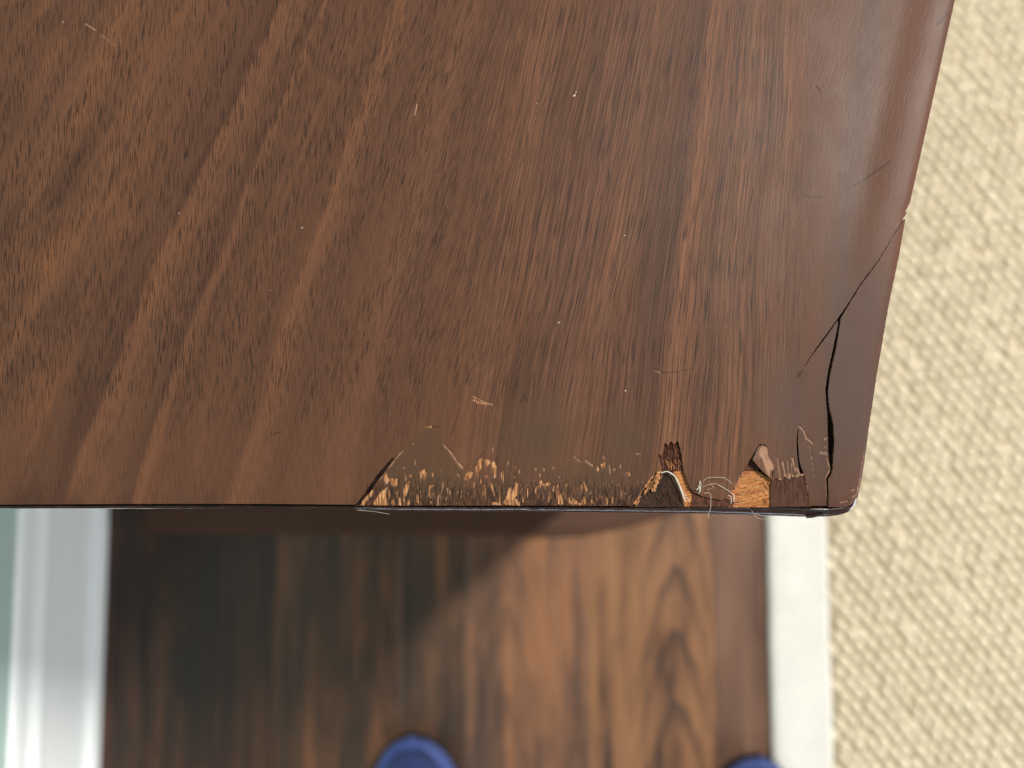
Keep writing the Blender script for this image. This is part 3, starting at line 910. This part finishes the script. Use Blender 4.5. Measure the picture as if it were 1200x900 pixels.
# apron, column and bowed base under the top (the base shows just past the front edge)
def prism(name, poly, z0, z1, mat, parent, bevel=.004):
    bm_ = bmesh.new()
    vs = [bm_.verts.new((p[0], p[1], z0)) for p in poly]
    f = bm_.faces.new(vs)
    r = bmesh.ops.extrude_face_region(bm_, geom=[f])
    for v in r['geom']:
        if isinstance(v, bmesh.types.BMVert): v.co.z = z1
    bmesh.ops.recalc_face_normals(bm_, faces=bm_.faces)
    if bevel:
        bmesh.ops.bevel(bm_, geom=[e for e in bm_.edges if abs(e.verts[0].co.z - z1) < 1e-6 and abs(e.verts[1].co.z - z1) < 1e-6], offset=bevel, segments=3, affect='EDGES')
    me = bpy.data.meshes.new(name); bm_.to_mesh(me); bm_.free()
    me.materials.append(mat)
    o = bpy.data.objects.new(name, me); COL.objects.link(o); o.parent = parent
    return o


XW = P(128, 610, 0).x          # foot of the wall
ap = PN([(-280, -740), (1230, -740), (1060, -60), (960, 520), (-280, 540)], 0)
prism('apron', [(p[0], p[1]) for p in ap], H - .11, H - .0302, M_CORE, table, 0)
zb = .020
prism('column', [(-.32, .005), (.166, .005), (.166, .42), (-.32, .42)], zb + .0002, H - .1102, M_CORE, table, 0)
fb = [P(a, b, zb) for a, b in [(140, 626), (300, 627), (480, 628), (600, 629), (690, 626), (740, 616), (790, 602), (850, 578), (895, 540)]]
base_poly = [(v.x, v.y) for v in fb] + [(.30, .12), (.22, .48), (XW + .05, .48)]
base_poly[0] = (XW + .05, base_poly[0][1])
prism('base', base_poly, .0005, zb, M_BASE, table, .007)

# ------------------------------------------------------------------ floor with planks
floor = mesh_obj('floor', [(-1.2, -1.6, -.012), (1.6, -1.6, -.012), (1.6, 1.6, -.012), (-1.2, 1.6, -.012)], [[0, 1, 2, 3]], simple("subfloor", lin(22, 15, 11), .9), None, False)
floor['kind'] = 'structure'
floor['label'] = 'dark stained hardwood floor of long planks'
jx = [P(q, 750, 0).x for q in (172, 253, 322, 470, 548, 690, 838, 960)]
jx = [XW - .012] + jx
while jx[-1] < 1.5: jx.append(jx[-1] + random.choice((.08, .12, .15)))
kf = 1.0
spec = [  # base, light, dark, cathedral centre
    (lin(52, 33, 21), lin(80, 48, 30), lin(30, 20, 15), None),
    (lin(48, 29, 18), lin(84, 51, 31), lin(34, 22, 15), None),
    (lin(54, 32, 21), lin(70, 44, 29), lin(42, 26, 19), None),
    (lin(78, 52, 36), lin(108, 70, 45), lin(52, 38, 29), P(430, 750, 0).x),
    (lin(76, 55, 42), lin(116, 80, 54), lin(56, 43, 34), None),
    (lin(106, 75, 57), lin(138, 94, 64), lin(72, 54, 45), P(590, 750, 0).x),
    (lin(126, 88, 61), lin(142, 101, 69), lin(70, 52, 44), P(792, 750, 0).x),
    (lin(104, 76, 61), lin(115, 85, 69), lin(88, 64, 52), None)]
for i in range(len(jx) - 1):
    b, l, d, xc = spec[min(i, len(spec) - 1)]
    mat = plank_material('plank_wood', b, l, d, xc, .083 if i == 6 else .11, .034 if i == 6 else .030, 1.0 if i == 6 else .55, i * 3.7 + (.32 if i == 6 else 0))
    g_ = .0002
    a, c = jx[i] + g_, jx[i + 1] - g_
    e = .0008
    vs = [(a, -1.6, -.0006), (a + e, -1.6, 0), (c - e, -1.6, 0), (c, -1.6, -.0006), (a, 1.6, -.0006), (a + e, 1.6, 0), (c - e, 1.6, 0), (c, 1.6, -.0006),
          (a, -1.6, -.011), (c, -1.6, -.011), (a, 1.6, -.011), (c, 1.6, -.011)]
    fs = [[0, 1, 5, 4], [1, 2, 6, 5], [2, 3, 7, 6], [8, 0, 4, 10], [3, 9, 11, 7], [8, 9, 3, 2, 1, 0], [10, 4, 5, 6, 7, 11]]
    mesh_obj('plank', vs, fs, mat, floor, False)

# ------------------------------------------------------------------ wall and baseboard on the left
g = G("pale_teal_paint")
n_ = g.noise(g.geo(), 30, 3)
g.bump(g.noise(g.geo(), 260, 3), .1, .001)
M_WALL = g.out(g.mix(n_, lin(176, 200, 192), lin(182, 205, 198)), .55, .3)
wall = mesh_obj('wall', [(XW - .016, -1.6, -.01), (XW - .016, 1.6, -.01), (XW - .016, 1.6, 2.4), (XW - .016, -1.6, 2.4), (XW - .12, -1.6, -.01), (XW - .12, 1.6, -.01), (XW - .12, 1.6, 2.4), (XW - .12, -1.6, 2.4)],
                [[0, 1, 2, 3], [5, 4, 7, 6], [3, 2, 6, 7], [1, 5, 6, 2], [4, 0, 3, 7]], M_WALL, None, False)
tag(wall, 'pale teal painted wall left of the floor', kind='structure')
M_TRIM = simple("white_trim_paint", (.88, .92, .90, 1), .35, .45, scale=60, var=.04)
prof = [(0, .0), (.0, .016), (-.002, .019), (-.006, .021), (-.0075, .024), (-.0075, .100), (-.0070, .106), (-.0060, .112), (-.0085, .118), (-.0115, .124), (-.0120, .135), (-.0105, .141), (-.0125, .148), (-.0155, .152), (-.0155, .0)]
vs, fs = [], []
for yy in (-1.6, 1.6):
    vs += [(XW + a, yy, b + .0004) for a, b in prof]
npf = len(prof)
for i in range(npf - 1):
    fs.append([i, i + 1, npf + i + 1, npf + i])
bb = mesh_obj('baseboard', vs, fs, M_TRIM, None, False)
tag(bb, 'white moulded baseboard along the teal wall', kind='structure')

# ------------------------------------------------------------------ rug
rug = empty('woven_rug', (.6, 0, 0))
tag(rug, 'cream woven rug with a smooth off-white border lying right of the floorboards', 'rug')
xr0 = P(903, 750, .008).x; xr1 = P(972, 750, .010).x
g = G("rug_border_cloth")
p_ = g.geo()
x_, y_, z_ = g.sep(p_)[0:3]
w1 = g.noise(g.comb(g.mul(g.add(x_, y_), 320.), g.mul(g.sub(x_, y_), 90.)), 1, 2)
w2 = g.noise(p_, 28, 3)
g.bump(w1, .5, .0012)
M_BORDER = g.out(g.mix(1., (.66, .64, .59, 1), g.gray(g.add(.78, g.add(g.mul(w1, .26), g.mul(w2, .18)))), 'MULTIPLY'), .9, .1)
ys = np.linspace(-1.5, 1.4, 140)
vs, fs = [], []
rp = [(0, 0.0006), (-.0008, .003), (.0, .0062), (.003, .0085), (.010, .0092), (.03, .0094), (.055, .0096), (.064, .0102), (xr1 - xr0 - .002, .0104), (xr1 - xr0 + .001, .0085), (xr1 - xr0 + .002, .0006)]
for yy in ys:
    wv = .0009 * mnoise.noise(Vector((yy * 14, 0, 2))) + .0005 * mnoise.noise(Vector((yy * 60, 0, 5)))
    vs += [(xr0 + a + wv, yy, b + (.0003 * mnoise.noise(Vector((yy * 30, a * 30, 1))) if b > .001 else 0)) for a, b in rp]
nr = len(rp)
for j in range(len(ys) - 1):
    for i in range(nr - 1):
        fs.append([j * nr + i, j * nr + i + 1, (j + 1) * nr + i + 1, (j + 1) * nr + i])
ob = mesh_obj('border', vs, fs, M_BORDER, rug, True)
ob.matrix_parent_inverse = Matrix.Translation((-.6, 0, 0))
xs0 = xr1 + .0005
back = mesh_obj('backing', [(xs0, -1.5, .0055), (1.5, -1.5, .0055), (1.5, 1.4, .0055), (xs0, 1.4, .0055), (xs0, -1.5, .0006), (1.5, -1.5, .0006), (1.5, 1.4, .0006), (xs0, 1.4, .0006)],
                [[0, 1, 2, 3], [0, 4, 5, 1], [1, 5, 6, 2], [2, 6, 7, 3], [3, 7, 4, 0]], simple("rug_backing", (.38, .31, .20, 1), .95, .1, scale=200, var=.2), rug, False)
back.matrix_parent_inverse = Matrix.Translation((-.6, 0, 0))
g = G("rug_yarn")
p_ = g.geo()
f1 = g.noise(p_, 700, 3, .7)
f2 = g.noise(p_, 75, 2)
f3 = g.noise(p_, 7, 3)
c_ = g.mix(f2, (.60, .495, .32, 1), (.90, .805, .61, 1))
c_ = g.mix(1., c_, g.gray(g.add(.74, g.add(g.mul(f1, .34), g.mul(f3, .18)))), 'MULTIPLY')
g.bump(f1, .7, .0012)
M_YARN = g.out(c_, .95, .1, sheen=.3)
# bead-like yarn knots in slanting rows
ico = bmesh.new(); bmesh.ops.create_icosphere(ico, subdivisions=1, radius=1)
iv = np.array([v.co[:] for v in ico.verts]); iff = np.array([[v.index for v in f.verts] for f in ico.faces]); ico.free()
ang = math.radians(-50)
u = np.array([math.cos(ang), math.sin(ang)]); w = np.array([-u[1], u[0]])
SA, SB = .0170, .0130
cents = []
for i in range(-230, 230):
    for j in range(-230, 230):
        c = u * (i + .5 * (j % 2)) * SA + w * j * SB + np.array([.7, 0])
        if xs0 + .004 < c[0] < 1.25 and -1.48 < c[1] < 1.38:
            cents.append(c)
cents = np.array(cents)
cents += rng.normal(0, .0009, cents.shape)
nk = len(cents)
ra = rng.uniform(.0100, .0130, nk); rb = rng.uniform(.0052, .0070, nk); rz = rng.uniform(.0022, .0054, nk); an = ang + rng.normal(-.05, .15, nk)
V = np.zeros((nk, len(iv), 3))
lx = iv[None, :, 0] * ra[:, None]; ly = iv[None, :, 1] * rb[:, None]
lx = lx * (1 + .09 * rng.normal(size=lx.shape)); ly = ly * (1 + .09 * rng.normal(size=ly.shape))
V[:, :, 0] = cents[:, 0, None] + lx * np.cos(an)[:, None] - ly * np.sin(an)[:, None]
V[:, :, 1] = cents[:, 1, None] + lx * np.sin(an)[:, None] + ly * np.cos(an)[:, None]
V[:, :, 2] = .0068 + iv[None, :, 2] * rz[:, None]
Fk = (iff[None] + (np.arange(nk) * len(iv))[:, None, None]).reshape(-1, 3)
me = bpy.data.meshes.new('yarn_knots')
me.vertices.add(nk * len(iv)); me.vertices.foreach_set('co', V.astype(np.float32).ravel())
me.loops.add(Fk.size); me.loops.foreach_set('vertex_index', Fk.astype(np.int32).ravel())
me.polygons.add(len(Fk)); me.polygons.foreach_set('loop_start', np.arange(0, Fk.size, 3, dtype=np.int32))
me.update(calc_edges=True); me.validate()
me.polygons.foreach_set('use_smooth', np.ones(len(me.polygons), bool))
me.materials.append(M_YARN)
kn = bpy.data.objects.new('yarn_knots', me); COL.objects.link(kn); kn.parent = rug
kn.matrix_parent_inverse = Matrix.Translation((-.6, 0, 0))
kn['kind'] = 'stuff'

# ------------------------------------------------------------------ slippers
g = G("blue_slipper_fabric")
f1 = g.noise(g.geo(), 900, 2)
g.bump(f1, .4, .0006)
M_BLUE = g.out(g.mix(f1, lin(28, 42, 86), lin(40, 56, 106)), .8, .25, sheen=.4)
g = G("blue_slipper_binding")
f1 = g.noise(g.geo(), 500, 2)
M_BLUE2 = g.out(g.mix(f1, lin(42, 60, 116), lin(54, 74, 136)), .6, .3, sheen=.3)
M_SOLE = simple("dark_navy_sole", lin(24, 28, 44), .7)
M_LINING = simple("navy_slipper_lining", lin(36, 46, 80), .9)


def slipper(toe, rz, label, mirror=1):
    t = empty('slipper', (toe.x, toe.y, 0))
    t.rotation_euler = (0, 0, rz)
    tag(t, label, 'slipper', 'blue slippers at the bottom of the picture')
    L = .265
    ts = .5 - .5 * np.cos(np.linspace(0, 1, 121) * math.pi)
    halfw = np.array([.049 * (max(0, 1 - ((1 - k / .26)) ** 2.0) ** .5 if k < .26 else 1 - .30 * math.sin(min(1, (k - .26) / .44) * math.pi / 2) ** 2 if k < .7 else .70 * max(0, 1 - ((k - .7) / .3) ** 2.4) ** .5) for k in ts])
    cx = np.array([mirror * .006 * math.sin(k * math.pi) for k in ts])
    # sole
    def slab(name, grow, z0, z1, mat, rnd):
        vs, fs = [], []
        out = [(c + h + grow, -k * L + (grow if i == 0 else 0)) for i, (k, h, c) in enumerate(zip(ts, halfw, cx))] + [(c - h - grow, -k * L + (grow if k == 0 else 0)) for k, h, c in list(zip(ts, halfw, cx))[::-1]]
        n = len(out)
        ctr = np.mean(out, 0)
        for zz_, s_ in ((z0, 1), (z0 + rnd, 1.015), (z1 - rnd, 1.015), (z1, .985)):
            vs += [((a - ctr[0]) * s_ + ctr[0], (b - ctr[1]) * s_ + ctr[1], zz_) for a, b in out]
        for r in range(3):
            for i in range(n):
                fs.append([r * n + i, r * n + (i + 1) % n, (r + 1) * n + (i + 1) % n, (r + 1) * n + i])
        fs.append(list(range(n))[::-1]); fs.append([3 * n + i for i in range(n)])
        o = mesh_obj(name, vs, fs, mat, t, True)
        b_ = bmesh.new(); b_.from_mesh(o.data); bmesh.ops.remove_doubles(b_, verts=b_.verts, dist=1e-5); bmesh.ops.recalc_face_normals(b_, faces=b_.faces); b_.to_mesh(o.data); b_.free()
    slab('sole', .002, .0006, .014, M_SOLE, .003)
    slab('binding', .003, .0142, .027, M_BLUE2, .005)
    # upper: a vamp over the front half
    vs, fs = [], []
    n = 19
    idx_ = [i for i, k in enumerate(ts) if k <= .52]
    for i in idx_:
        k = ts[i]
        hgt = .026 + .040 * min(1, (k / .34)) ** .8 * (1 + .25 * k)
        for j in range(n):
            a = math.pi * j / (n - 1)
            hw = halfw[i] * .86
            vs.append((cx[i] + hw * math.cos(a), -k * L * .97 - .011, .022 + (hgt - .022) * math.sin(a) ** .75))
    for r in range(len(idx_) - 1):
        for j in range(n - 1):
            fs.append([r * n + j, r * n + j + 1, (r + 1) * n + j + 1, (r + 1) * n + j])
    up = mesh_obj('upper', vs, fs, M_BLUE, t, True)
    md = up.modifiers.new('thickness', 'SOLIDIFY'); md.thickness = .003; md.offset = -1
    # insole
    vs = [(cx[i] + s_ * (halfw[i] - .008), -ts[i] * L, .0282) for i in range(12, 109) for s_ in (1, -1)]
    fs = [[2 * i, 2 * i + 1, 2 * i + 3, 2 * i + 2] for i in range(96)]
    mesh_obj('insole', vs, fs, M_LINING, t, True)
    return t


tl = P(481, 868, .02)
tr = P(892, 892, .02)
slipper(tl, math.radians(4), 'blue slipper toe on the dark floorboards, left one of the pair', 1)
slipper(tr, math.radians(-6), 'blue slipper toe touching the off-white rug border, right one of the pair', -1)

# ------------------------------------------------------------------ lint, hairs and dust on the table
lint = strands('lint_thread', [(zz(830, 500, 8.18, [(-60, 520), (-20, 492), (60, 484), (150, 492), (225, 550)], .0018), .00011),
                               (zz(830, 500, 8.18, [(-70, 580), (0, 552), (60, 545), (110, 565)], .0015), .00010),
                               (zz(830, 500, 8.18, [(-50, 640), (0, 632), (18, 670), (14, 780), (-10, 850), (6, 880)], .0014), .00012),
                               (zz(730, 500, 8.18, [(705, 610), (725, 560), (735, 520), (742, 560), (725, 620)], .0010), .00024),
                               (zz(730, 500, 8.18, [(690, 600), (740, 590), (720, 570), (738, 610), (715, 640)], .0012), .00022),
                               (zz(830, 500, 8.18, [(-20, 600), (30, 590), (40, 560), (10, 555)], .0014), .00008)], M_FIBRE)
tag(lint, 'loose white lint threads caught on the edge between the two chips', 'lint')
hair = strands('lint_thread', [(zz(410, 490, 7.5, [(60, 812), (160, 818), (230, 826), (300, 838), (345, 846)], -.001), .00010)], M_FIBRE)
tag(hair, 'single pale hair hanging over the edge below the worn strip', 'lint')
hair2 = strands('lint_thread', [(zz(830, 500, 8.18, [(420, 800), (450, 850), (480, 880), (560, 888), (640, 890)], -.001), .00009), (zz(830, 500, 8.18, [(440, 830), (500, 850), (600, 866)], -.001), .00007)], M_FIBRE)
tag(hair2, 'fine pale hairs over the edge beside the rug border', 'lint')
bm_ = bmesh.new()
for px_, py_, r in [(673, 112, .0007), (675, 108, .0004), (354, 267, .0006), (732, 276, .00055), (655, 378, .0005), (733, 458, .0005), (1045, 205, .0004), (985, 418, .0005), (74, 26, .0004), (210, 250, .0003)] + [(random.uniform(10, 1040), random.uniform(5, 560), random.uniform(.00012, .00026)) for _ in range(10)]:
    if d_right(np.array([px_]), np.array([py_]))[0] < 20: continue
    bmesh.ops.create_icosphere(bm_, subdivisions=1, radius=1, matrix=Matrix.Translation(Vector(PN([(px_, py_)], H + r * .1)[0])) @ Matrix.Rotation(random.uniform(0, 3), 4, 'Z') @ Matrix.Diagonal((r * .7, r * random.uniform(.7, 1.6), r * .35, 1)))
me = bpy.data.meshes.new('dust'); bm_.to_mesh(me); bm_.free()
me.materials.append(simple("dust_speck", (.46, .37, .29, 1), .9))
du = bpy.data.objects.new('dust', me); COL.objects.link(du)
tag(du, 'tiny pale dust specks scattered over the table top', 'dust', kind='stuff')
